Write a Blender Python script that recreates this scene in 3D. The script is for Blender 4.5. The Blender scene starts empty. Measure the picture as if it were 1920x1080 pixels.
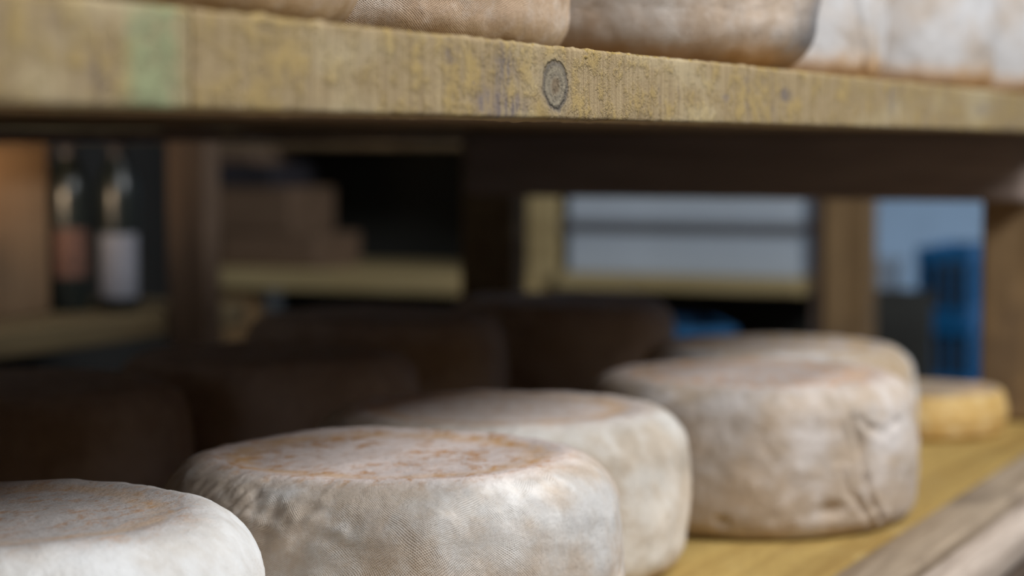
import bpy, math, random
from mathutils import Vector, noise
PI = math.pi
sc = bpy.context.scene
C = sc.collection
random.seed(7)

# ------------------------------------------------------------------ camera, world, light
H = 1.25                       # eye height above the floor
cd = bpy.data.cameras.new('camera'); cam = bpy.data.objects.new('camera', cd); C.objects.link(cam)
cam.location = (0, 0, H)
cam.rotation_euler = (math.radians(90 - 3.86), 0, math.radians(25 - 90))
cd.sensor_width = 36; cd.lens = 75; cd.clip_start = 0.02; cd.clip_end = 60
cd.dof.use_dof = True; cd.dof.focus_distance = 1.21; cd.dof.aperture_fstop = 4.3
sc.camera = cam
w = bpy.data.worlds.new('world'); sc.world = w; w.use_nodes = True
w.node_tree.nodes['Background'].inputs[0].default_value = (0.62, 0.74, 1.0, 1)
w.node_tree.nodes['Background'].inputs[1].default_value = 0.6
sc.view_settings.view_transform = 'Standard'; sc.view_settings.look = 'None'
sc.view_settings.exposure = 0.0; sc.view_settings.gamma = 1.0; sc.view_settings.use_curve_mapping = False
sc.cycles.use_denoising = True
sc.cycles.max_bounces = 8; sc.cycles.diffuse_bounces = 5

def area(name, loc, target, sx, sy, power, col, spread=180):
    l = bpy.data.lights.new(name, 'AREA'); l.shape = 'RECTANGLE'; l.size = sx; l.size_y = sy
    l.energy = power; l.color = col; l.spread = math.radians(spread)
    o = bpy.data.objects.new(name, l); C.objects.link(o); o.location = loc
    o.rotation_euler = (Vector(target) - Vector(loc)).to_track_quat('-Z', 'Y').to_euler()
    return o
area('window_daylight', (1.45, -1.32, 2.84), (1.45, 0.6, 1.2), 2.2, 0.75, 84, (0.93, 0.965, 1.0))
area('added_aisle_light', (1.2, -0.35, 3.28), (1.2, -0.35, 0), 1.8, 0.2, 24, (1.0, 0.97, 0.93))  # added light from overhead, for brighter tops in the front row
area('far_window_daylight', (5.2, -1.32, 2.2), (6.15, 0.9, 1.15), 1.0, 1.3, 17, (0.68, 0.83, 1.0), 80)
area('added_far_light', (3.3, 0.9, 3.28), (3.5, 1.2, 0), 0.9, 0.2, 5.0, (1.0, 0.95, 0.88))  # added light, brightens the far rack where window light is blocked
area('near_fill_light', (-1.55, 0.75, 1.25), (1.0, 0.95, 1.15), 0.8, 1.9, 7.5, (1.0, 0.97, 0.95))  # added fill from the near end, lifts the dim back row
area('added_shelf_light', (2.31, 1.935, H - 0.034), (2.60, 2.04, H - 0.01), 0.05, 0.03, 0.42, (1.0, 0.72, 0.45), 70)  # added warm light, brightens the upright board from its top down

# ------------------------------------------------------------------ node helpers
class NT:
    def __init__(s, name, rough=0.7, spec=0.3):
        s.m = bpy.data.materials.new(name); s.m.use_nodes = True
        s.t = s.m.node_tree; s.n = s.t.nodes; s.l = s.t.links
        s.b = s.n['Principled BSDF']; s.b.inputs['Roughness'].default_value = rough
        s.b.inputs['Specular IOR Level'].default_value = spec
        s.tc = s.n.new('ShaderNodeTexCoord')
    def set(s, sock, v):
        if isinstance(v, bpy.types.NodeSocket): s.l.new(v, sock)
        elif isinstance(v, (tuple, list)) and len(v) == 3 and sock.type == 'RGBA': sock.default_value = (*v, 1)
        else: sock.default_value = v
    def math(s, op, a, b=0.0, c=0.0, clamp=False):
        n = s.n.new('ShaderNodeMath'); n.operation = op; n.use_clamp = clamp
        s.set(n.inputs[0], a); s.set(n.inputs[1], b)
        if op in ('MULTIPLY_ADD', 'SMOOTH_MIN'): s.set(n.inputs[2], c)
        return n.outputs[0]
    def ramp(s, v, a, b, lo=0.0, hi=1.0):
        n = s.n.new('ShaderNodeMapRange'); n.interpolation_type = 'SMOOTHSTEP'
        s.set(n.inputs[0], v); n.inputs[1].default_value = a; n.inputs[2].default_value = b
        n.inputs[3].default_value = lo; n.inputs[4].default_value = hi
        return n.outputs[0]
    def mix(s, f, a, b, mode='MIX'):
        n = s.n.new('ShaderNodeMix'); n.data_type = 'RGBA'; n.blend_type = mode
        s.set(n.inputs[0], f); s.set(n.inputs[6], a); s.set(n.inputs[7], b)
        return n.outputs[2]
    def map(s, vec=None, scale=(1, 1, 1), loc=(0, 0, 0), rot=(0, 0, 0)):
        n = s.n.new('ShaderNodeMapping'); s.l.new(vec or s.tc.outputs['Object'], n.inputs[0])
        s.set(n.inputs[1], loc); n.inputs[2].default_value = rot; n.inputs[3].default_value = scale
        return n.outputs[0]
    def noise(s, vec, scale, detail=4, rough=0.55, dist=0.0):
        n = s.n.new('ShaderNodeTexNoise'); s.l.new(vec, n.inputs['Vector'])
        n.inputs['Scale'].default_value = scale; n.inputs['Detail'].default_value = detail
        n.inputs['Roughness'].default_value = rough; n.inputs['Distortion'].default_value = dist
        return n.outputs[0]
    def attr(s, name, out='Fac'):
        n = s.n.new('ShaderNodeAttribute'); n.attribute_name = name; return n.outputs[out]
    def bump(s, h, dist, strength=1.0, prev=None):
        n = s.n.new('ShaderNodeBump'); n.inputs['Distance'].default_value = dist; n.inputs['Strength'].default_value = strength
        s.l.new(h, n.inputs['Height'])
        if prev: s.l.new(prev, n.inputs['Normal'])
        return n.outputs[0]
    def out(s, col, normal=None):
        s.set(s.b.inputs['Base Color'], col)
        if normal: s.l.new(normal, s.b.inputs['Normal'])
        return s.m

def plain(name, col, var=0.15, rough=0.6, scale=12, spec=0.3, bump=0.0006, metal=0.0):
    t = NT(name, rough, spec); t.b.inputs['Metallic'].default_value = metal
    n = t.noise(t.map(), scale, 5)
    c = t.mix(t.ramp(n, 0.3, 0.7), tuple(x * (1 - var) for x in col), tuple(min(1, x * (1 + var)) for x in col))
    return t.out(c, t.bump(t.noise(t.map(), scale * 8, 3), bump))

def wood(name, dark, light, axis=0, rough=0.75, stain=None, fine=1.0, bumpd=0.0006):
    """grain runs along the given object axis"""
    t = NT(name, rough, 0.2)
    sc_ = [26, 26, 26]; sc_[axis] = 1.6
    g = t.noise(t.map(scale=tuple(sc_)), 1.0, 6, 0.6, 0.6)
    sf = [260, 260, 260]; sf[axis] = 9
    f = t.noise(t.map(scale=tuple(sf)), 1.0 * fine, 3, 0.6)
    c = t.mix(t.ramp(g, 0.3, 0.7), dark, light)
    c = t.mix(t.ramp(f, 0.35, 0.75, 0.0, 0.45), c, tuple(x * 0.55 for x in dark))
    if stain:
        p = t.noise(t.map(scale=(1, 1, 1)), 9.0, 6, 0.6)
        c = t.mix(t.ramp(p, 0.5, 0.72, 0.0, 0.7), c, stain)
    return t.out(c, t.bump(f, bumpd))

def rind(name, cream, tan, tan_lo=0.42, grey=0.0, greycol=(0.20, 0.19, 0.20), amber=0.0, amber_t=0.22, weave=0.6,
         top=(0.72, 0.61, 0.54), spots=(0.50, 0.25, 0.10), spot_amt=1.0, ring=0.7, seed=0.0, ambercol=(0.55, 0.30, 0.10),
         greydir=None):
    t = NT(name, 0.88, 0.12)
    ob = t.map(loc=(seed, seed * 1.7, seed * 0.6))
    side = t.attr('side'); ht = t.attr('ht'); rr = t.attr('rr')
    n1 = t.noise(ob, 13, 5, 0.6); n2 = t.noise(ob, 46, 5, 0.65); n3 = t.noise(ob, 330, 3, 0.6)
    # weave imprint
    uv = t.attr('uvm', 'Vector')
    wob = t.n.new('ShaderNodeTexNoise'); t.l.new(uv, wob.inputs['Vector']); wob.inputs['Scale'].default_value = 16; wob.inputs['Detail'].default_value = 2
    sub = t.n.new('ShaderNodeVectorMath'); sub.operation = 'MULTIPLY_ADD'
    t.l.new(wob.outputs['Color'], sub.inputs[0]); sub.inputs[1].default_value = (0.022, 0.022, 0); t.l.new(uv, sub.inputs[2])
    sep = t.n.new('ShaderNodeSeparateXYZ'); t.l.new(sub.outputs[0], sep.inputs[0])
    K = 2 * PI / 0.0015
    a = t.math('ADD', sep.outputs[0], sep.outputs[1]); b = t.math('SUBTRACT', sep.outputs[1], t.math('MULTIPLY', sep.outputs[0], 0.55))
    wa = t.math('SINE', t.math('MULTIPLY', a, K)); wb = t.math('SINE', t.math('MULTIPLY', b, K * 1.1))
    wv = t.math('MULTIPLY', t.math('MULTIPLY_ADD', wa, 0.5, 0.5), t.math('MULTIPLY_ADD', wb, 0.5, 0.5))
    patch = t.math('MULTIPLY', t.ramp(t.noise(ob, 20, 3), 0.30, 0.50), side)
    # side
    c = t.mix(t.ramp(n1, tan_lo, tan_lo + 0.22), tan, cream)
    c = t.mix(t.ramp(n2, 0.45, 0.72, 0, 0.55), c, tuple(min(1, x * 1.12) for x in cream))
    c = t.mix(t.ramp(n2, 0.5, 0.28, 0, 0.35), c, tuple(x * 0.72 for x in tan))
    c = t.mix(t.math('MULTIPLY', t.math('MULTIPLY', t.ramp(wv, 0.45, 0.9), patch), weave * 0.9), c, tuple(x * 0.48 for x in tan))
    if grey:
        gm = t.ramp(t.noise(t.map(loc=(seed + 3, 1, 2)), 15, 6, 0.7), 0.47, 0.66, 0, grey)
        if greydir is not None:
            dt = t.n.new('ShaderNodeVectorMath'); dt.operation = 'DOT_PRODUCT'
            t.l.new(t.tc.outputs['Object'], dt.inputs[0]); dt.inputs[1].default_value = greydir
            gm = t.math('MULTIPLY', t.ramp(t.math('MULTIPLY_ADD', n2, 0.03, dt.outputs['Value']), 0.095, 0.135), grey)
        c = t.mix(gm, c, greycol)
    if amber:
        hn = t.math('MULTIPLY_ADD', n2, 0.14, ht)
        c = t.mix(t.ramp(hn, amber_t + 0.10, amber_t * 0.45 + 0.04, 0, amber), c, ambercol)
    # top
    st = t.map(scale=(1, 1.9, 1), rot=(0, 0, 0.9), loc=(seed, 0, 0))
    s1 = t.noise(st, 55, 8, 0.78, 0.4); s2 = t.noise(st, 11, 3)
    tc = t.mix(t.ramp(n1, 0.35, 0.7), tuple(x * 0.86 for x in top), top)
    tc = t.mix(t.ramp(s1, 0.38, 0.16, 0, 0.9), tc, tuple(x * 1.25 for x in top))
    tc = t.mix(t.math('MULTIPLY', t.ramp(s1, 0.49, 0.60), t.ramp(s2, 0.34, 0.56, 0.2, spot_amt)), tc, spots)
    rn = t.math('MULTIPLY_ADD', n1, 0.35, rr)
    ringm = t.math('MULTIPLY', t.ramp(rn, 0.86, 1.0), t.ramp(rn, 1.12, 1.04))
    tc = t.mix(t.math('MULTIPLY', ringm, t.ramp(n2, 0.3, 0.62, 0.1, ring)), tc, tuple(0.5 * (x + y) for x, y in zip(spots, (0.75, 0.48, 0.22))))
    c = t.mix(side, tc, c)
    hgt = t.math('ADD', t.math('MULTIPLY', t.math('MULTIPLY', wv, patch), -0.9 * weave), t.math('MULTIPLY', n3, 0.8))
    nb = t.bump(hgt, 0.0008, 1.0)
    nb = t.bump(t.noise(ob, 95, 4, 0.6), 0.0016, 0.8, nb)
    return t.out(c, nb)

# ------------------------------------------------------------------ object helpers
def link(name, me, mat=None, parent=None):
    o = bpy.data.objects.new(name, me); C.objects.link(o)
    if mat: me.materials.append(mat)
    if parent: o.parent = parent
    return o
def mesh(name, vs, fs, smooth=False):
    me = bpy.data.meshes.new(name); me.from_pydata(vs, [], fs); me.update()
    if smooth: me.polygons.foreach_set('use_smooth', [True] * len(me.polygons))
    return me
def tag(o, label=None, cat=None, group=None, kind=None):
    if label: o['label'] = label
    if cat: o['category'] = cat
    if group: o['group'] = group
    if kind: o['kind'] = kind
    return o
def empty(name, loc, rz=0.0):
    o = bpy.data.objects.new(name, None); C.objects.link(o); o.location = loc; o.rotation_euler = (0, 0, rz)
    o.empty_display_size = 0.05; return o

class MB:
    """collects shapes into one mesh"""
    def __init__(s): s.v = []; s.f = []
    def box(s, a, b):
        i = len(s.v)
        s.v += [(x, y, z) for z in (a[2], b[2]) for y in (a[1], b[1]) for x in (a[0], b[0])]
        s.f += [tuple(i + k for k in q) for q in ((0, 2, 3, 1), (4, 5, 7, 6), (0, 1, 5, 4), (2, 6, 7, 3), (0, 4, 6, 2), (1, 3, 7, 5))]
        return s
    def lathe(s, prof, n=40, c=(0, 0, 0), cap=True):
        i = len(s.v); m = len(prof)
        for (r, z) in prof:
            for k in range(n):
                a = 2 * PI * k / n; s.v.append((c[0] + r * math.cos(a), c[1] + r * math.sin(a), c[2] + z))
        for j in range(m - 1):
            for k in range(n):
                k2 = (k + 1) % n; s.f.append((i + j * n + k, i + j * n + k2, i + (j + 1) * n + k2, i + (j + 1) * n + k))
        if cap:
            s.f.append(tuple(i + k for k in range(n))[::-1]); s.f.append(tuple(i + (m - 1) * n + k for k in range(n)))
        return s
    def build(s, name, mat, parent=None, bevel=0.0, smooth=False, loc=(0, 0, 0)):
        o = link(name, mesh(name, s.v, s.f, smooth), mat, parent); o.location = loc
        if bevel:
            m = o.modifiers.new('bevel', 'BEVEL'); m.width = bevel; m.segments = 2; m.limit_method = 'ANGLE'
        return o

def timber(name, a, b, mat, parent=None, ch=0.003, segs=60, amp=0.0008, seed=0.0, axis=None, freq=14.0, edge=0.0):
    """sawn timber between corners a and b: softened edges and uneven faces; origin at its centre"""
    c = [(a[i] + b[i]) / 2 for i in range(3)]; d = [abs(b[i] - a[i]) / 2 for i in range(3)]
    ax = axis if axis is not None else max(range(3), key=lambda i: d[i])
    p, q = [i for i in range(3) if i != ax]
    hp, hq = d[p], d[q]
    ring = []
    def side(p0, p1, n):
        for k in range(n):
            t = k / n; ring.append((p0[0] + (p1[0] - p0[0]) * t, p0[1] + (p1[1] - p0[1]) * t))
    np_ = max(2, min(14, int(hp * 2 / 0.006))); nq_ = max(2, min(14, int(hq * 2 / 0.006)))
    for sx, sy in ((1, -1), (1, 1), (-1, 1), (-1, -1)):
        cx, cy = sx * (hp - ch), sy * (hq - ch)
        a0 = math.atan2(sy, sx) - PI / 4
        for k in range(5):
            aa = a0 + (PI / 2) * k / 4
            ring.append((cx + ch * math.cos(aa), cy + ch * math.sin(aa)))
        nx_ = {(1, -1): ((hp, -hq + ch), (hp, hq - ch), nq_), (1, 1): ((hp - ch, hq), (-hp + ch, hq), np_),
               (-1, 1): ((-hp, hq - ch), (-hp, -hq + ch), nq_), (-1, -1): ((-hp + ch, -hq), (hp - ch, -hq), np_)}[(sx, sy)]
        p0, p1, n = nx_
        for k in range(1, n):
            t = k / n; ring.append((p0[0] + (p1[0] - p0[0]) * t, p0[1] + (p1[1] - p0[1]) * t))
    m = len(ring); vs = []; fs = []
    L = d[ax] * 2
    for i in range(segs + 1):
        u = -d[ax] + L * i / segs
        for (x, y) in ring:
            P = [0, 0, 0]; P[ax] = u; P[p] = x; P[q] = y
            W = Vector([P[k] + c[k] + seed for k in range(3)])
            k1 = amp * (noise.fractal(W * freq, 0.8, 2.0, 4))
            e = 0.0
            if edge and abs(x) > hp - ch * 1.6 and abs(y) > hq - ch * 1.6:
                e = -edge * max(0, noise.fractal(W * 110, 0.8, 2.0, 3) + 0.15)
            nrm = math.hypot(x, y) or 1
            if abs(x) / hp > abs(y) / hq: P[p] += math.copysign(k1 + e * 0.7, x) if not e else math.copysign(k1 + e, x)
            else: P[q] += math.copysign(k1 + e, y)
            vs.append(tuple(P))
    for i in range(segs):
        for k in range(m):
            k2 = (k + 1) % m; fs.append((i * m + k, i * m + k2, (i + 1) * m + k2, (i + 1) * m + k))
    fs.append(tuple(range(m))[::-1]); fs.append(tuple(segs * m + k for k in range(m)))
    me = mesh(name, vs, fs, True)
    for pl in me.polygons:
        if len(pl.vertices) > 4: pl.use_smooth = False
    o = link(name, me, mat, parent)
    o.location = c
    return o

# ------------------------------------------------------------------ materials
M = {}
M['wall'] = plain('lime_wall', (0.40, 0.53, 0.68), 0.08, 0.9, 4)
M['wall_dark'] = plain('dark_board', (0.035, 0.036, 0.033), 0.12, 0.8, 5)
M['floor'] = plain('concrete', (0.10, 0.10, 0.10), 0.2, 0.8, 5)
M['ceil'] = plain('dark_ceiling', (0.16, 0.14, 0.12), 0.1, 0.9, 3)
M['post'] = wood('post_wood', (0.20, 0.12, 0.055), (0.34, 0.22, 0.11), 2, stain=(0.13, 0.085, 0.05))
M['post_brown'] = wood('brown_post_wood', (0.075, 0.048, 0.031), (0.115, 0.076, 0.050), 2)
M['beam'] = wood('beam_wood', (0.24, 0.18, 0.15), (0.36, 0.275, 0.225), 1)
M['rackboard'] = wood('rack_board_wood', (0.34, 0.26, 0.125), (0.50, 0.40, 0.21), 1)
M['leftboard'] = wood('left_board_wood', (0.14, 0.10, 0.055), (0.22, 0.17, 0.09), 0)
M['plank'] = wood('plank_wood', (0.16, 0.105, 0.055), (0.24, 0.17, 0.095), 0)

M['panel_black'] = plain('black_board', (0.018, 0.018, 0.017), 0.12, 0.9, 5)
def shelf_yellow():
    t = NT('yellowed_shelf_wood', 0.7, 0.3)
    g = t.noise(t.map(scale=(2, 30, 30)), 1.0, 6, 0.6, 0.5)
    f = t.noise(t.map(scale=(60, 380, 380)), 1.0, 3)
    c = t.mix(t.ramp(g, 0.3, 0.7), (0.28, 0.17, 0.045), (0.47, 0.32, 0.10))
    c = t.mix(t.ramp(t.noise(t.map(), 22, 5, 0.7), 0.5, 0.7, 0, 0.5), c, (0.56, 0.42, 0.17))
    c = t.mix(t.ramp(f, 0.45, 0.7, 0, 0.35), c, (0.22, 0.12, 0.03))
    return t.out(c, t.bump(f, 0.0008))
M['yellow'] = shelf_yellow()

def edge_board(name, green=False, knot=None, marks=()):
    """front face of the upper shelf: ochre mould over vertical saw marks, grey stains, a knot (object coordinates)"""
    t = NT(name, 0.78, 0.22)
    ob = t.tc.outputs['Object']
    saw = t.noise(t.map(scale=(420, 30, 10)), 1.0, 4, 0.6)
    big = t.noise(t.map(scale=(5, 5, 16)), 1.0, 4, 0.6)
    mo = t.noise(t.map(), 60, 6, 0.72)
    fine = t.noise(t.map(), 700, 3, 0.7)
    c = t.mix(t.ramp(saw, 0.3, 0.7), (0.25, 0.175, 0.09), (0.385, 0.285, 0.155))
    c = t.mix(t.ramp(mo, 0.44, 0.62, 0, 0.7), c, (0.37, 0.255, 0.09))
    c = t.mix(t.ramp(big, 0.5, 0.7, 0, 0.5), c, (0.52, 0.43, 0.27))
    pur = t.math('MULTIPLY', t.ramp(t.noise(t.map(scale=(1.4, 1, 1)), 38, 7, 0.75), 0.53, 0.66), t.ramp(t.noise(t.map(loc=(4, 2, 1)), 12, 2), 0.42, 0.6))
    c = t.mix(t.math('MULTIPLY', pur, 0.75), c, (0.155, 0.12, 0.105))
    sep = t.n.new('ShaderNodeSeparateXYZ'); t.l.new(ob, sep.inputs[0])
    X, Z = sep.outputs[0], sep.outputs[2]
    if green is not False:
        gx = t.math('ABSOLUTE', t.math('SUBTRACT', X, green))
        gm = t.math('MULTIPLY', t.ramp(gx, 0.026, 0.008), t.ramp(mo, 0.35, 0.6, 0.25, 0.85))
        c = t.mix(gm, c, (0.27, 0.31, 0.17))
    hb = None
    if knot:
        wv = t.noise(t.map(), 150, 5, 0.7)
        dx = t.math('MULTIPLY', t.math('SUBTRACT', X, knot[0]), 1 / 0.0165)
        dz = t.math('MULTIPLY', t.math('SUBTRACT', Z, knot[1]), 1 / 0.0135)
        d = t.math('SQRT', t.math('ADD', t.math('MULTIPLY', dx, dx), t.math('MULTIPLY', dz, dz)))
        d = t.math('ADD', d, t.math('MULTIPLY_ADD', wv, 0.5, -0.25))
        rings = t.math('SINE', t.math('MULTIPLY', d, 21.0))
        kc = t.mix(t.ramp(rings, -0.6, 0.8), (0.20, 0.165, 0.115), (0.27, 0.225, 0.155))
        kc = t.mix(t.ramp(d, 0.5, 0.2, 0, 0.6), kc, (0.16, 0.10, 0.05))
        rim = t.math('MULTIPLY', t.ramp(d, 0.80, 0.92), t.ramp(d, 1.12, 0.98))
        c = t.mix(t.ramp(d, 1.0, 0.9), c, kc)
        c = t.mix(t.math('MULTIPLY', rim, 0.7), c, (0.12, 0.10, 0.085))
        halo = t.math('MULTIPLY', t.ramp(d, 1.55, 1.1), t.ramp(d, 0.95, 1.05))
        c = t.mix(t.math('MULTIPLY', halo, 0.4), c, (0.30, 0.24, 0.16))
        hb = t.math('MULTIPLY', rim, -1.6)
    strk = t.noise(t.map(scale=(330, 60, 60)), 1.0, 5, 0.7)
    for (mx, mz, wx, wz, col, amt) in marks:
        dx = t.math('MULTIPLY', t.math('SUBTRACT', X, mx), 1 / wx); dz = t.math('MULTIPLY', t.math('SUBTRACT', Z, mz), 1 / wz)
        d = t.math('SQRT', t.math('ADD', t.math('MULTIPLY', dx, dx), t.math('MULTIPLY', dz, dz)))
        d = t.math('ADD', d, t.math('MULTIPLY_ADD', mo, 1.2, -0.6))
        c = t.mix(t.math('MULTIPLY', t.ramp(d, 1.25, 0.5, 0, amt), t.ramp(strk, 0.42, 0.58, 0.15, 1.0)), c, col)
    h = t.math('ADD', t.math('MULTIPLY', saw, 0.8), t.math('MULTIPLY', fine, 0.7))
    h = t.math('ADD', h, t.math('MULTIPLY', t.ramp(mo, 0.45, 0.6), 0.8))
    if hb: h = t.math('ADD', h, hb)
    return t.out(c, t.bump(h, 0.0009))

# ------------------------------------------------------------------ room shell
def struct(o): o['kind'] = 'structure'; return o
X0, X1, Y0, Y1, ZC = -1.6, 6.2, -1.3, 2.8, 3.4
struct(MB().box((X0, Y0, -0.1), (X1, Y1, 0)).build('floor', M['floor']))
struct(MB().box((X0, Y0, ZC), (X1, Y1, ZC + 0.1)).build('ceiling', M['ceil']))
struct(MB().box((X0, Y1, 0), (X1, Y1 + 0.1, ZC)).build('wall_left', M['ceil']))
struct(MB().box((X1, Y0, 0), (X1 + 0.1, Y1, ZC)).build('wall_far', M['wall']))
struct(MB().box((X0 - 0.1, Y0, 0), (X0, 0.3, ZC)).box((X0 - 0.1, 1.2, 0), (X0, Y1, ZC)).box((X0 - 0.1, 0.3, 2.25), (X0, 1.2, ZC)).build('wall_near', M['ceil']))
b = MB()
wins = ((0.3, 2.6, 2.0, 3.25), (4.3, 5.7, 1.5, 2.9))
b.box((X0, Y0 - 0.1, 0), (0.3, Y0, ZC)); b.box((2.6, Y0 - 0.1, 0), (4.3, Y0, ZC)); b.box((5.7, Y0 - 0.1, 0), (X1, Y0, ZC))
for (a0, a1, z0, z1) in wins:
    b.box((a0, Y0 - 0.1, 0), (a1, Y0, z0)); b.box((a0, Y0 - 0.1, z1), (a1, Y0, ZC))
struct(b.build('wall_right', M['ceil']))
for i, (a0, a1, z0, z1) in enumerate(wins):
    f = MB()
    f.box((a0, Y0 - 0.09, z0), (a1, Y0 - 0.05, z0 + 0.05)); f.box((a0, Y0 - 0.09, z1 - 0.05), (a1, Y0 - 0.05, z1))
    f.box((a0, Y0 - 0.09, z0), (a0 + 0.05, Y0 - 0.05, z1)); f.box((a1 - 0.05, Y0 - 0.09, z0), (a1, Y0 - 0.05, z1))
    struct(f.build('window_%d' % (i + 1), M['post']))

# ------------------------------------------------------------------ the rack in front
ZL = H - 0.344            # top of the lower shelf
ZU0, ZU1 = H + 0.0135, H + 0.053   # upper shelf board
VF = 0.47                 # front plane of the upper shelf
UE = 2.80                 # far end of the rack
SEAM = 0.709

def board_thing(name, label, cat, a, b, mat, group=None, **k):
    o = timber(name, a, b, mat, **k); tag(o, label, cat, group); return o

matA = edge_board('edge_board_green', green=0.63)
cxB = (SEAM + 0.0015 + UE + 0.03) / 2; czB = (ZU0 + ZU1) / 2
def mk(u, z): return (u - cxB, z - czB)
marks = []
for (u, dz, wx, wz, col, amt) in ((1.47, 0.002, 0.018, 0.005, (0.13, 0.11, 0.115), 0.8), (1.34, -0.003, 0.008, 0.003, (0.16, 0.13, 0.13), 0.7),
                                  (1.76, 0.004, 0.012, 0.013, (0.20, 0.17, 0.15), 0.8), (2.1, 0.0, 0.04, 0.008, (0.20, 0.17, 0.15), 0.6),
                                  (0.995, -0.013, 0.034, 0.008, (0.15, 0.12, 0.12), 0.85), (1.0, 0.004, 0.016, 0.012, (0.17, 0.14, 0.13), 0.75)):
    marks.append((*mk(u, czB + dz), wx, wz, col, amt))
kn = mk(1.064, H + 0.0315)
matB = edge_board('edge_board_knot', knot=kn, marks=marks)
r1 = board_thing('shelf_rail', 'thick ochre front rail of the upper shelf, greenish stained piece left of the joint', 'shelf rail',
                 (-0.6, VF, ZU0), (SEAM - 0.0004, VF + 0.05, ZU1), matA, segs=300, ch=0.0022, amp=0.0009, edge=0.0011)
r2 = board_thing('shelf_rail', 'long ochre front rail of the upper shelf with a round grey knot', 'shelf rail',
                 (SEAM + 0.0004, VF, ZU0), (UE + 0.03, VF + 0.05, ZU1), matB, segs=700, ch=0.0022, amp=0.0008, edge=0.0011, seed=5)
def crust(parent, u0, u1, n, seed, zc, big=()):
    """crumbly yellow mould clinging to the top edge of the rail"""
    rnd = random.Random(seed); vs = []; fs = []
    def lump(u, s, lift=0.0, sq=1.0):
        i = len(vs); nr, ns = 5, 7
        cy, cz = VF + 0.001, ZU1 - 0.0010 + lift
        for a in range(nr):
            ph = PI * (a + 0.5) / nr
            for k in range(ns):
                th = 2 * PI * k / ns; r = s * rnd.uniform(0.6, 1.15)
                vs.append((u + r * 1.9 * math.sin(ph) * math.cos(th), cy + r * 0.8 * math.sin(ph) * math.sin(th), cz + r * sq * math.cos(ph)))
        for a in range(nr - 1):
            for k in range(ns):
                k2 = (k + 1) % ns; fs.append((i + a * ns + k, i + (a + 1) * ns + k, i + (a + 1) * ns + k2, i + a * ns + k2))
        fs.append(tuple(i + k for k in range(ns))); fs.append(tuple(i + (nr - 1) * ns + k for k in range(ns))[::-1])
    for _ in range(n):
        u = rnd.uniform(u0, u1)
        dens = noise.noise(Vector((u * 14, seed, 0)))
        if dens < -0.1 and rnd.random() < 0.8: continue
        lump(u, rnd.uniform(0.0005, 0.0013))
    for (bu0, bu1, k, s) in big:
        for _ in range(k): lump(rnd.uniform(bu0, bu1), rnd.uniform(0.4, 1.0) * s, rnd.uniform(-0.0035, 0.0002))
    px = parent.location
    vs2 = [(x - px[0], y - px[1], z - px[2]) for (x, y, z) in vs]
    o = link('mould_crust', mesh('mould_crust', vs2, fs, True), M_crust, parent)
    tag(o, 'crumbly yellow mould along the top edge', kind='stuff'); return o
M_crust = plain('mould_crust', (0.42, 0.29, 0.10), 0.45, 0.9, 300, 0.2, 0.0006)
crust(r1, 0.45, SEAM - 0.004, 60, 3, ZU1, big=((0.700, 0.706, 6, 0.0026), (0.62, 0.64, 4, 0.0016)))
crust(r2, SEAM + 0.004, 2.6, 520, 9, ZU1, big=((1.105, 1.122, 34, 0.0022), (1.122, 1.16, 22, 0.0014), (1.24, 1.30, 16, 0.0014), (0.76, 0.80, 7, 0.0016), (0.86, 0.90, 7, 0.0014), (1.70, 1.80, 10, 0.002)))

# planks of the two shelves
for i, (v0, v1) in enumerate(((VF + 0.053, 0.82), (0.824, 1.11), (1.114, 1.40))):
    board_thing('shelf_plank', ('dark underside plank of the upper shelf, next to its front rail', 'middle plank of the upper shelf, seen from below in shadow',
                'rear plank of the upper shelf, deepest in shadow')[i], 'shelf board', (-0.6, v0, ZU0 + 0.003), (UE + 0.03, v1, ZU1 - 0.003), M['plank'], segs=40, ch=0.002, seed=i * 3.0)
for i, (v0, v1) in enumerate(((0.4825, 0.80), (0.804, 1.10), (1.104, 1.40))):
    board_thing('shelf_plank', ('yellowed front board of the lower shelf under the pale cheeses and the small flat cheese', 'middle board of the lower shelf, hidden in shade under the cheeses',
                'rear board of the lower shelf under the dark back row of cheeses')[i], 'shelf board', (-0.6, v0, ZL - 0.038), (UE - 0.02, v1, ZL), M['yellow'], segs=60, ch=0.002, seed=7 + i * 3.0)
M['raillow'] = wood('grey_brown_rail_wood', (0.22, 0.155, 0.095), (0.40, 0.31, 0.22), 0, stain=(0.10, 0.07, 0.05), bumpd=0.0015)
board_thing('shelf_rail', 'grey-brown weathered front rail along the lower shelf, bottom right corner', 'shelf rail',
            (-0.6, 0.429, ZL - 0.036), (UE - 0.02, 0.4790, ZL + 0.001), M['raillow'], segs=300, ch=0.004, amp=0.0012, seed=2.0, freq=9)
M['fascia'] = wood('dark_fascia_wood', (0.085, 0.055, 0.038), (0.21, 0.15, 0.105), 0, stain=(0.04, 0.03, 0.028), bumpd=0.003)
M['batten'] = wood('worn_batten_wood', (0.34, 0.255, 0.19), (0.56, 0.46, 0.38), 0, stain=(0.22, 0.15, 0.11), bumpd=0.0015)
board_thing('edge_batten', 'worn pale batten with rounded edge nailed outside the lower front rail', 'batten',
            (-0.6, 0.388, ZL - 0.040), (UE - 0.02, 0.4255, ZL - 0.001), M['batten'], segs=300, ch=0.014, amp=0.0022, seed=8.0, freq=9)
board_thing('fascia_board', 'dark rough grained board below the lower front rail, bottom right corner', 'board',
            (-0.6, 0.396, ZL - 0.16), (UE - 0.02, 0.424, ZL - 0.0445), M['fascia'], segs=200, ch=0.006, amp=0.002, seed=12.0, freq=9)

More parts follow.
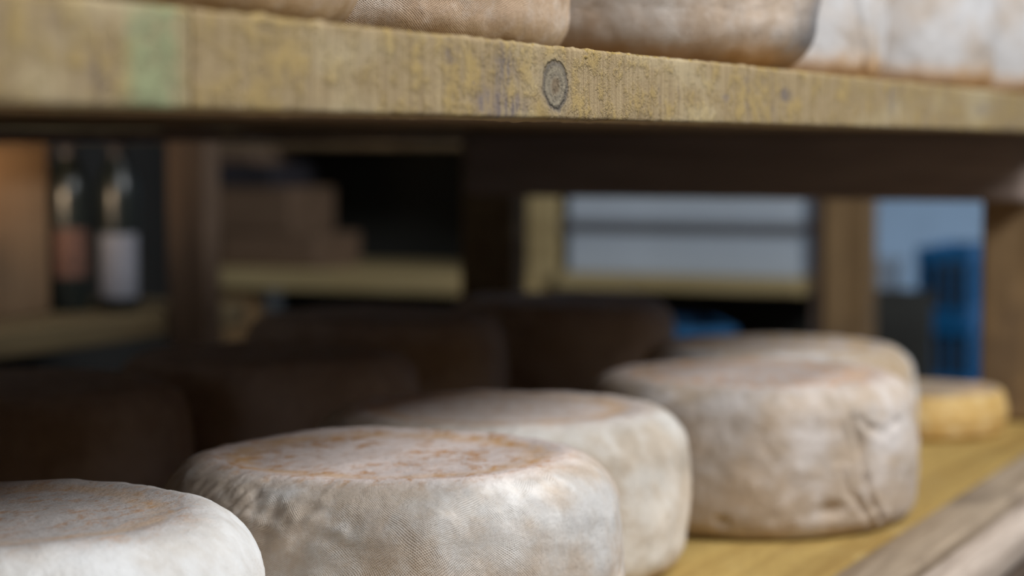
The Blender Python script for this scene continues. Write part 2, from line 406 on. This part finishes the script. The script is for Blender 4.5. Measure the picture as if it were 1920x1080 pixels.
# beams and posts of the rack
def post(label, a, b, mat, seed, name='rack_post', cat='post', group=None):
    return board_thing(name, label, cat, a, b, mat, group, segs=50, ch=0.004, seed=seed, axis=2)
board_thing('shelf_rail', 'dark rear rail under the back edge of the upper shelf', 'shelf rail', (-0.6, 1.345, H + 0.003), (UE - 0.001, 1.395, ZU0 + 0.001), M['beam'], segs=30, ch=0.002, axis=0)
board_thing('cross_beam', 'dark brown cross beam under the far end of the upper shelf', 'beam', (2.600, 0.5245, H - 0.0695), (2.643, 1.285, ZU0 + 0.0022), M['beam'], segs=40, ch=0.004)
post('ochre brown post standing on the lower shelf behind the small flat cheese, right frame edge', (2.645, 0.490, ZL + 0.001), (2.735, 0.590, ZU0 - 0.001), M['post'], 1.0)
post('dark post at the far back corner of the rack, behind the rearmost dark cheeses', (UE + 0.012, 1.312, 0), (UE + 0.06, 1.395, ZU0 - 0.001), M['plank'], 2.0)
# carriers below the lower shelf and near end posts (outside the frame on the near side)
board_thing('cross_beam', 'wooden cross beam carrying the far end of the lower shelf', 'beam', (UE - 0.06, 0.49, ZL - 0.12), (UE - 0.01, 1.39, ZL - 0.0385), M['beam'], segs=20, ch=0.004)
board_thing('cross_beam', 'wooden cross beam carrying the near end of the lower shelf', 'beam', (-0.5, 0.49, ZL - 0.12), (-0.44, 1.39, ZL - 0.0385), M['beam'], segs=20, ch=0.004)

# ------------------------------------------------------------------ cheeses
def cheese(label, u, v, z, R, Hh, mat, seed, rt=0.034, rb=0.030, nth=220, bulge=0.003, lumps=0.0022, rim=(), folds=(), dents=(), tilt=(0, 0), group=None, rot=0.0, res=1.0):
    prof = []     # (r, z, side, t, arc)
    nt = int(34 * res); na = int(12 * res); ns = int(34 * res)
    for i in range(5): prof.append((max(0.0005, (R - rb) * i / 5), 0.0, 1.0))
    for i in range(na): 
        a = -PI / 2 + (PI / 2) * i / na; prof.append((R - rb + rb * math.cos(a), rb + rb * math.sin(a), 1.0))
    for i in range(ns + 1):
        t = i / ns; prof.append((R + bulge * math.sin(PI * t), rb + (Hh - rb - rt) * t, 1.0))
    for i in range(1, na + 1):
        a = (PI / 2) * i / na; prof.append((R - rt + rt * math.cos(a), Hh - rt + rt * math.sin(a), max(0.0, min(1.0, 1.35 - 1.35 * (i / na) ** 3))))
    R1 = R - rt
    for i in range(1, nt + 1):
        r = R1 * (1 - i / nt); prof.append((max(0.0005, r), Hh - 0.0022 * min(1, (R1 - r) / 0.02), 0.0))
    arc = 0; last = prof[0]; vs = []; fs = []; A_s = []; A_h = []; A_r = []; A_uv = []
    so = Vector((seed * 3.1, seed * 1.3, seed * 2.7))
    for (r, zz, sd) in prof:
        arc += math.hypot(r - last[0], zz - last[1]); last = (r, zz)
        for k in range(nth):
            th = 2 * PI * k / nth; cx, cy = math.cos(th), math.sin(th)
            P = Vector((r * cx, r * cy, zz)); W = P + so
            d = lumps * noise.fractal(W * 9, 0.9, 2.0, 3) + 0.0009 * noise.fractal(W * 55, 0.8, 2.0, 3)
            ztop = zz / Hh
            if zz > 0.004:
                edge = math.exp(-((zz - (Hh - rt * 0.55)) / 0.017) ** 2) if r > R1 * 0.97 else 0.0
                if edge > 0.02:
                    wr = 0.8 * noise.noise(Vector((th * 7 + zz * 60 + seed, zz * 70, r * 60))) + 0.7 * noise.noise(Vector((th * 17 - zz * 40, zz * 120, r * 120 + seed)))
                    mask = 0.12
                    for (a0, aw, am) in rim:
                        dd = math.degrees((th - math.radians(a0) + PI) % (2 * PI) - PI) / aw
                        mask += am * math.exp(-dd * dd)
                    d += edge * mask * 0.0013 * (0.8 - abs(wr) * 3.0)
            if 0.25 < sd:
                for pts in folds:
                    (path, wd, dp) = pts
                    best = 9
                    for (p0, p1) in zip(path[:-1], path[1:]):
                        s = ((th - math.radians(p0[0]) + PI) % (2 * PI) - PI) * R; q = zz - p0[1]
                        ex = (math.radians(p1[0] - p0[0])) * R; ey = p1[1] - p0[1]
                        l2 = ex * ex + ey * ey; tt = max(0, min(1, (s * ex + q * ey) / l2))
                        best = min(best, math.hypot(s - tt * ex, q - tt * ey))
                    if best < wd * 4:
                        dp = dp * (0.75 + 0.9 * noise.noise(Vector((th * 9, zz * 45, seed)))); best += 0.0035 * noise.noise(Vector((th * 12, zz * 60, 3)))
                        d += -dp * math.exp(-(best / wd) ** 2) + 0.45 * dp * math.exp(-((best - wd * 1.9) / (wd * 0.9)) ** 2)
                for (a0, z0, wa, wz, dp) in dents:
                    s = ((th - math.radians(a0) + PI) % (2 * PI) - PI) * R
                    g = (s / wa) ** 2 + ((zz - z0) / wz) ** 2
                    if g < 9: d -= dp * math.exp(-g)
            if r > R1 and zz > 0.002:
                nx = Vector((cx, cy, 0)) if zz < Hh - rt and zz > rb else Vector((cx * max(0, r - (R - (rt if zz > Hh / 2 else rb))), cy * max(0, r - (R - (rt if zz > Hh / 2 else rb))), (zz - (Hh - rt if zz > Hh / 2 else rb))))
                if nx.length > 1e-6: nx.normalize()
                P += nx * d
                if P.z < 0: P.z = 0
            elif zz > Hh / 2: P.z += d * 0.55
            vs.append(P[:]); A_s.append(sd); A_h.append(zz / Hh); A_r.append(r / R1); A_uv.append((th * R, arc, 0.0))
    m = len(prof)
    for j in range(m - 1):
        for k in range(nth):
            k2 = (k + 1) % nth; fs.append((j * nth + k, j * nth + k2, (j + 1) * nth + k2, (j + 1) * nth + k))
    fs.append(tuple(range(nth))[::-1]); fs.append(tuple((m - 1) * nth + k for k in range(nth)))
    me = mesh('cheese_wheel', vs, fs, True)
    for nm, arr in (('side', A_s), ('ht', A_h), ('rr', A_r)):
        at = me.attributes.new(nm, 'FLOAT', 'POINT'); at.data.foreach_set('value', arr)
    at = me.attributes.new('uvm', 'FLOAT_VECTOR', 'POINT'); at.data.foreach_set('vector', [x for t in A_uv for x in t])
    o = link('cheese_wheel', me, mat); o.location = (u, v, z + 0.0006); o.rotation_euler = (tilt[0], tilt[1], rot)
    tag(o, label, 'cheese', group); return o

white = (0.76, 0.725, 0.685); cream = (0.66, 0.60, 0.535); tan = (0.50, 0.385, 0.285)
R_white = rind('white_rind', (0.84, 0.82, 0.79), (0.74, 0.68, 0.61), 0.35, weave=0.15, spot_amt=0.6, ring=0.45, top=(0.60, 0.54, 0.50), seed=1.0)  # top colour darkened to carry the upper shelf's shade on this wheel
R_cloth = rind('cloth_rind', white, (0.66, 0.54, 0.43), 0.45, weave=1.0, seed=2.3, spot_amt=1.0, grey=0.15, greycol=(0.42, 0.42, 0.44), top=(0.74, 0.62, 0.56))
R_cloth2 = rind('cream_rind', (0.80, 0.745, 0.67), (0.66, 0.55, 0.43), 0.40, weave=0.5, grey=0.25, greycol=(0.33, 0.30, 0.25), amber=0.45, amber_t=0.1, seed=4.1, spot_amt=0.5)
R_tan = rind('tan_grey_rind', (0.62, 0.555, 0.51), (0.50, 0.39, 0.29), 0.42, weave=0.2, grey=0.4, greycol=(0.31, 0.27, 0.23), seed=6.2, top=(0.62,0.52,0.46), spot_amt=0.9, spots=(0.55, 0.27, 0.12))
R_far = rind('far_white_rind', (0.68, 0.65, 0.62), (0.53, 0.39, 0.25), 0.40, weave=0.1, seed=7.7, spots=(0.62, 0.38, 0.12), spot_amt=1.0, ring=0.9)
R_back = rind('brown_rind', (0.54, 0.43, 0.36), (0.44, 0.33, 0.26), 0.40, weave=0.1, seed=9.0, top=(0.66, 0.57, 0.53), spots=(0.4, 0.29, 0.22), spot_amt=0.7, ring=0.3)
R_up1 = rind('upper_amber_rind', (0.72, 0.63, 0.54), (0.56, 0.40, 0.27), 0.45, weave=0.9, amber=0.6, amber_t=0.16, ambercol=(0.46,0.30,0.12), seed=11.0)
R_up3 = rind('upper_grey_rind', (0.68, 0.62, 0.57), (0.52, 0.40, 0.30), 0.42, weave=0.5, amber=0.6, amber_t=0.16, seed=12.5, grey=0.85, greycol=(0.13, 0.125, 0.13), greydir=(0.378, -0.81, -0.45))
R_up4 = rind('upper_pale_rind', (0.54, 0.52, 0.51), (0.46, 0.385, 0.32), 0.36, weave=0.2, amber=0.85, amber_t=0.22, seed=14.5, ambercol=(0.60, 0.34, 0.13))
R_yel = rind('yellow_rind', (0.74, 0.60, 0.34), (0.60, 0.38, 0.13), 0.44, weave=0.0, seed=16.0, top=(0.50, 0.40, 0.30), spots=(0.62, 0.33, 0.12), spot_amt=0.8)

def camang(u, v): return math.degrees(math.atan2(-v, -u))   # direction from a wheel to where the photographer stands
GL = 'pale cheese wheels in the lit front row of the lower shelf'
GB = 'dim cheese wheels in the back row of the lower shelf'
GU = 'cheese wheels on the upper shelf'
cA = camang(0.9215, 0.745)
cheese('smooth white cheese wheel at the bottom left corner, nearest on the lower shelf', 0.9215, 0.745, ZL, 0.150, 0.1445, R_white, 1.0, group=GL, lumps=0.003, rt=0.042)
cB = camang(1.224, 0.658)
cheese('cream cheese wheel with clear cloth imprint and orange flecked top, centre foreground', 1.224, 0.658, ZL, 0.150, 0.142, R_cloth, 2.0, group=GL, nth=420, res=1.7,
       rim=((cB - 42, 22, 1.3), (cB - 15, 14, 0.7)), rt=0.036)
cheese('cream cheese wheel half hidden behind the cloth-marked wheel in the foreground', 1.556, 0.736, ZL, 0.152, 0.131, R_cloth2, 3.0, group=GL, rt=0.036)
cD = camang(1.879, 0.632)
cheese('greyish tan cheese wheel with creased and dented lower right side', 1.879, 0.632, ZL, 0.151, 0.133, R_tan, 4.0, group=GL, nth=360, res=1.4, rt=0.030, rb=0.022,
       folds=(([(cD + 35, 0.108), (cD + 38, 0.085), (cD + 40, 0.058), (cD + 44, 0.034), (cD + 52, 0.012)], 0.0030, 0.0034), ([(cD + 31, 0.060), (cD + 34, 0.042), (cD + 41, 0.024), (cD + 46, 0.010)], 0.003, 0.0020),
              ([(cD + 60, 0.098), (cD + 50, 0.090), (cD + 44, 0.094)], 0.004, 0.0018), ([(cD + 36, 0.108), (cD + 44, 0.095)], 0.004, 0.0018)),
       dents=((cD + 27, 0.028, 0.011, 0.006, 0.006), (cD - 9, 0.018, 0.006, 0.0035, 0.005), (cD + 14, 0.05, 0.012, 0.012, 0.0015)))
cheese('white cheese wheel with yellow patches on top, behind the creased greyish tan wheel', 2.234, 0.722, ZL, 0.150, 0.126, R_far, 5.0, group=GL, rt=0.036)
cheese('small flat yellow cheese wheel alone at the far right end of the lower shelf', 2.517, 0.639, ZL, 0.107, 0.052, R_yel, 6.0, rt=0.012, rb=0.012, group='small flat cheeses')
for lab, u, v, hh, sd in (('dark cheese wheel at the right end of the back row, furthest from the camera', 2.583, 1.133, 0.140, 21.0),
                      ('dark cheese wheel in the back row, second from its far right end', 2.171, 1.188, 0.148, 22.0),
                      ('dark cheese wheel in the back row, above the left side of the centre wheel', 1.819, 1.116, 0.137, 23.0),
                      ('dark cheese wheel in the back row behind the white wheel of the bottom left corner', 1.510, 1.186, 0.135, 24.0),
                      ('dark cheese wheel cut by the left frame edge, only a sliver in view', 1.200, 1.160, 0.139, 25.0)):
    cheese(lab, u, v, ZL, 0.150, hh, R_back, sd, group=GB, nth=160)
c4 = camang(1.937, 0.68)
for lab, u, v, mat, sd, kw in (
    ('cheese wheel on the upper shelf, leftmost, cut by the top frame edge', 0.882, 0.660, R_up1, 31.0, {}),
    ('amber bottomed cheese wheel with cloth imprint on the upper shelf, above the knot', 1.214, 0.690, R_up1, 32.0, dict(nth=380, res=1.5)),
    ('cheese wheel with dark grey mould on its lower right, on the upper shelf', 1.557, 0.630, R_up3, 33.0, dict(nth=320, res=1.3, rb=0.042)),
    ('pale cheese wheel with a slanting crease on the upper shelf', 1.937, 0.680, R_up4, 34.0, dict(nth=300, res=1.2, folds=(([(c4 + 48, 0.09), (c4 + 54, 0.05), (c4 + 60, 0.01)], 0.004, 0.005),))),
    ('pale cheese wheel on the upper shelf, second from the right frame edge', 2.280, 0.650, R_up4, 35.0, {}),
    ('cheese wheel on the upper shelf, cut by the right frame edge', 2.620, 0.650, R_up4, 36.0, {})):
    kw.setdefault('rb', 0.030)
    cheese(lab, u, v, ZU1, 0.150, 0.140, mat, sd, group=GU, **kw)

# ------------------------------------------------------------------ rack along the left wall
board_thing('shelf_board', 'dim wooden board on the left carrying two bottles', 'shelf board', (0.9, 1.90, H - 0.300), (3.02, 2.35, H - 0.262), M['leftboard'], segs=50, ch=0.003)
board_thing('shelf_board', 'upper board of the left rack, just under the big shelf edge', 'shelf board', (0.9, 1.90, H + 0.004), (3.02, 2.35, H + 0.042), M['leftboard'], segs=50, ch=0.003, seed=3)
post('dark brown post left of centre, at the end of the board with the bottles', (2.785, 1.822, 0), (2.83, 1.893, H + 0.5), M['post_brown'], 3.0)
M['panel'] = wood('lit_panel_wood', (0.12, 0.075, 0.042), (0.18, 0.115, 0.066), 2)
board_thing('upright_board', 'warm brown upright board at the left frame edge', 'board', (2.53, 2.03, H - 0.2615), (2.67, 2.07, H + 0.003), M['panel'], segs=30, ch=0.003, axis=2)
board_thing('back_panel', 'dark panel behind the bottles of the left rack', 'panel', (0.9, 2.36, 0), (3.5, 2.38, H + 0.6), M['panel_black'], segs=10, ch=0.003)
M['glass_dark'] = plain('dark_bottle_glass', (0.010, 0.013, 0.012), 0.2, 0.28, 6, 0.4, 0.0)
M['label_white'] = plain('white_paper_label', (0.17, 0.175, 0.205), 0.06, 0.7, 30)
M['label_red'] = plain('red_brown_label', (0.085, 0.042, 0.03), 0.35, 0.7, 60)
M['foil'] = plain('bottle_foil', (0.03, 0.03, 0.04), 0.2, 0.4, 20)
def bottle(label, u, v, lmat, z0, z1, rz):
    t = empty('wine_bottle', (u, v, H - 0.2615), rz); tag(t, label, 'bottle', 'bottles on the left board')
    pr = [(0.028, 0), (0.032, 0.003), (0.0333, 0.01), (0.0333, 0.178), (0.032, 0.195), (0.026, 0.215), (0.018, 0.232), (0.0145, 0.245), (0.0140, 0.262)]
    MB().lathe(pr, 48).build('glass_body', M['glass_dark'], t, smooth=True)
    # (neck stays below the board above)
    pr = [(0.0146, 0.232), (0.0152, 0.2325), (0.0152, 0.2615), (0.013, 0.2632)]
    MB().lathe([(r, z - 0.001) for r, z in pr], 32, cap=False).build('foil_capsule', M['foil'], t, smooth=True)
    b = MB(); n = 24; r = 0.0336
    for k in range(n + 1):
        a = -PI * 0.34 + 2 * PI * 0.34 * k / n - PI * 0.80
        for (rr, zz) in ((r, z0), (r, z1)): b.v.append((rr * math.cos(a), rr * math.sin(a), zz))
    for k in range(n): b.f.append((2 * k, 2 * k + 2, 2 * k + 3, 2 * k + 1))
    b.build('paper_label', lmat, t, smooth=True)
bottle('dark bottle with a white paper label on the left board', 2.772, 1.975, M['label_white'], 0.022, 0.122, 0.0)
bottle('dark bottle with a red brown label left of the white labelled one', 2.728, 2.038, M['label_red'], 0.055, 0.130, 0.0)
# unseen lamp housings, made up to go with the added lights
t = empty('added_ceiling_lamp', (1.2, -0.35, 3.29)); tag(t, 'long tube lamp added unseen above the aisle for light from overhead', 'lamp')
M['lamp_white'] = plain('added_lamp_housing', (0.7, 0.7, 0.7), 0.02, 0.5, 10)
MB().box((-0.95, -0.13, 0.02), (0.95, 0.13, 0.11)).build('added_lamp_housing', M['lamp_white'], t, bevel=0.004)
t = empty('added_ceiling_lamp', (3.3, 0.9, 3.29)); tag(t, 'shorter tube lamp added unseen in front of the far rack to brighten it', 'lamp')
MB().box((-0.5, -0.13, 0.02), (0.5, 0.13, 0.11)).build('added_lamp_housing', M['lamp_white'], t, bevel=0.004)
t = empty('added_shelf_lamp', (2.33, 1.955, H - 0.022)); tag(t, 'small lamp added unseen under the upper board of the left rack', 'lamp')
MB().lathe([(0.028, 0.0), (0.030, 0.004), (0.030, 0.020), (0.022, 0.0255)], 32).build('added_lamp_housing', M['lamp_white'], t, smooth=True)

# ------------------------------------------------------------------ far rack across the room
UF = 4.0
post('ochre lit post of the far rack, left of the white trays', (UF, 1.766, 0), (UF + 0.03, 1.832, H + 0.6), M['rackboard'], 5.0)
post('brown post of the far rack, right of the white trays', (UF, 1.112, 0), (UF + 0.07, 1.20, H + 0.6), M['post'], 6.0)
post('narrow dark batten fixed beside the far rack post', (UF + 0.04, 1.203, 0), (UF + 0.10, 1.235, H + 0.6), M['beam'], 7.0, 'batten', 'post')
board_thing('shelf_board', 'pale board of the far rack under the white trays', 'shelf board', (UF - 0.02, 1.237, H - 0.294), (UF + 0.45, 1.7645, H - 0.262), M['rackboard'], segs=30, ch=0.003, axis=1)
board_thing('shelf_board', 'pale board of the far rack seen above the dark cheeses', 'shelf board', (UF - 0.02, 1.8335, H - 0.316), (UF + 0.45, 2.68, H - 0.272), M['rackboard'], segs=40, ch=0.003, axis=1, seed=4)
board_thing('shelf_board', 'upper board of the far rack, a faint pale strip under the big shelf', 'shelf board', (UF + 0.10, 1.24, H - 0.008), (UF + 0.45, 2.68, H + 0.03), M['plank'], segs=40, ch=0.003, axis=1, seed=6)
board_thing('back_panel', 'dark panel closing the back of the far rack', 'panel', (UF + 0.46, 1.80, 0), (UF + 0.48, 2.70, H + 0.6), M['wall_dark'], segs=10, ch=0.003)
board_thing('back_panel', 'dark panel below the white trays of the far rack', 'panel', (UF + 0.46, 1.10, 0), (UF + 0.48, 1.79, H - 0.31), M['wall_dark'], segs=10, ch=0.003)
post('stub of pale timber under the left end of the far board', (UF + 0.0, 2.50, 0.4), (UF + 0.07, 2.575, H - 0.317), M['post'], 8.0, 'timber_stub', 'post')
M['tray'] = plain('white_plastic', (0.50, 0.57, 0.65), 0.05, 0.45, 8, 0.4)
M['tray_dark'] = plain('grey_plastic', (0.14, 0.14, 0.15), 0.1, 0.5, 8)
def tray(label, u, v, z, rz, su, sv, h, mat=None, rim=0.012, group='white trays on the far rack'):
    t = empty('plastic_tray', (u, v, z), rz); tag(t, label, 'tray', group)
    mat = mat or M['tray']; w_ = 0.006
    b = MB().box((-su, -sv, 0), (su, sv, w_)); b.box((-su, -sv, w_), (su, -sv + w_, h)); b.box((-su, sv - w_, w_), (su, sv, h))
    b.box((-su, -sv + w_, w_), (-su + w_, sv - w_, h)); b.box((su - w_, -sv + w_, w_), (su, sv - w_, h))
    b.build('tray_body', mat, t, bevel=0.003)
    r = MB(); e = 0.010
    r.box((-su - e, -sv - e, h - rim), (su + e, -sv - 0.0005, h)); r.box((-su - e, sv + 0.0005, h - rim), (su + e, sv + e, h))
    r.box((-su - e, -sv - 0.0005, h - rim), (-su - 0.0005, sv + 0.0005, h)); r.box((su + 0.0005, -sv - 0.0005, h - rim), (su + e, sv + 0.0005, h))
    r.build('tray_rim', M['tray_dark'], t, bevel=0.002)
tray('white plastic tray with a grey rim on the pale board of the far rack', UF + 0.20, 1.498, H - 0.2615, 0.0, 0.19, 0.245, 0.105, rim=0.018)
tray('white plastic tray stacked upon another one in the far rack', UF + 0.20, 1.498, H - 0.156, 0.0, 0.19, 0.245, 0.10, rim=0.014)
# stack of dark brown blocks on the left part of the far board
M['block'] = wood('block_wood', (0.13, 0.085, 0.055), (0.20, 0.13, 0.085), 1)
M['block_d'] = plain('plum_box', (0.030, 0.028, 0.034), 0.2, 0.6, 10)
zb = H - 0.2715
for lab, v0, v1, h, m_ in (('brown wooden block at the bottom of the stepped stack on the far board', 2.335, 2.60, 0.075, 'block'),
                           ('brown wooden block in the middle of the stepped stack', 2.40, 2.62, 0.100, 'block'),
                           ('dark plum box near the top of the stepped stack', 2.45, 2.60, 0.052, 'block_d'),
                           ('small brown wooden block on top of the stepped stack', 2.50, 2.60, 0.030, 'block')):
    board_thing('wooden_block' if m_ == 'block' else 'storage_box', lab, 'block' if m_ == 'block' else 'box', (UF + 0.02, v0, zb + 0.0005), (UF + 0.2, v1, zb + h), M[m_], segs=12, ch=0.006, axis=1, seed=zb * 7, group='stepped stack on the far board')
    zb += h + 0.0005

# ------------------------------------------------------------------ far corner: crates on a dark bench
M['blue'] = plain('blue_plastic', (0.003, 0.105, 0.27), 0.08, 0.4, 6, 0.5)
M['dark'] = plain('dark_metal', (0.035, 0.037, 0.042), 0.2, 0.6, 6)
M['greybin'] = plain('grey_bin_plastic', (0.28, 0.32, 0.37), 0.1, 0.6, 6)
t = empty('work_bench', (4.95, 0.85, 0)); tag(t, 'low dark bench in the far corner under the blue crates', 'bench')
MB().box((-0.35, -0.5, 0.66), (0.40, 0.60, 0.70)).build('bench_top', M['dark'], t, bevel=0.003)
for sx in (-0.31, 0.31):
    for sy in (-0.45, 0.54): MB().box((sx, sy, 0), (sx + 0.05, sy + 0.05, 0.659)).build('leg', M['dark'], t)
def crate(label, u, v, z, rz, su=0.16, sv=0.055, h=0.15, group='blue crates stacked on the dark bench'):
    t = empty('plastic_crate', (u, v, z), rz); tag(t, label, 'crate', group)
    b = MB(); b.box((-su, -sv, 0), (su, sv, 0.01))
    for s in (-1, 1):
        b.box((-su, s * sv - 0.006, 0.01), (su, s * sv + 0.006, 0.03)); b.box((-su, s * sv - 0.008, h - 0.025), (su, s * sv + 0.008, h))
        b.box((s * su - 0.006, -sv, 0.01), (s * su + 0.006, sv, 0.03)); b.box((s * su - 0.008, -sv, h - 0.025), (s * su + 0.008, sv, h))
        n = 11; nv = 4
        for k in range(n + 1):
            x = -su + 2 * su * k / n; b.box((x - 0.007, s * sv - 0.004, 0.03), (x + 0.006, s * sv + 0.004, h - 0.025))
            if k > nv: continue
            y = -sv + 2 * sv * k / nv; b.box((s * su - 0.004, y - 0.004, 0.03), (s * su + 0.004, y + 0.004, h - 0.025))
    b.build('crate_body', M['blue'], t, bevel=0.001)
    MB().box((-su + 0.012, -sv + 0.012, 0.011), (su - 0.012, sv - 0.012, h - 0.04)).build('crate_contents', M['dark'], t)
crate('blue slatted plastic crate, lower one on the dark bench in the far corner', 4.90, 1.145, 0.7005, 0.05)
crate('blue slatted plastic crate, upper one on the dark bench in the far corner', 4.90, 1.145, 0.8515, 0.02, h=0.165)
t = empty('storage_bin', (4.70, 1.315, 0.7005)); tag(t, 'grey bin beside the blue crates in the far corner', 'bin')
MB().box((-0.08, -0.065, 0), (0.08, 0.065, 0.27)).build('bin_body', M['greybin'], t, bevel=0.006)
MB().box((-0.085, -0.07, 0.2705), (0.085, 0.07, 0.29)).build('lid', M['greybin'], t, bevel=0.004)
crate('blue plastic crate low behind the far rack board, only its corner in view', 3.95, 1.45, H - 0.50, 0.5, group='blue crates in the far rack')
board_thing('shelf_board', 'low dark board of the far rack under a blue crate', 'shelf board', (UF - 0.3, 1.237, H - 0.54), (UF + 0.45, 1.7635, H - 0.502), M['beam'], segs=20, ch=0.003, axis=1, seed=9)
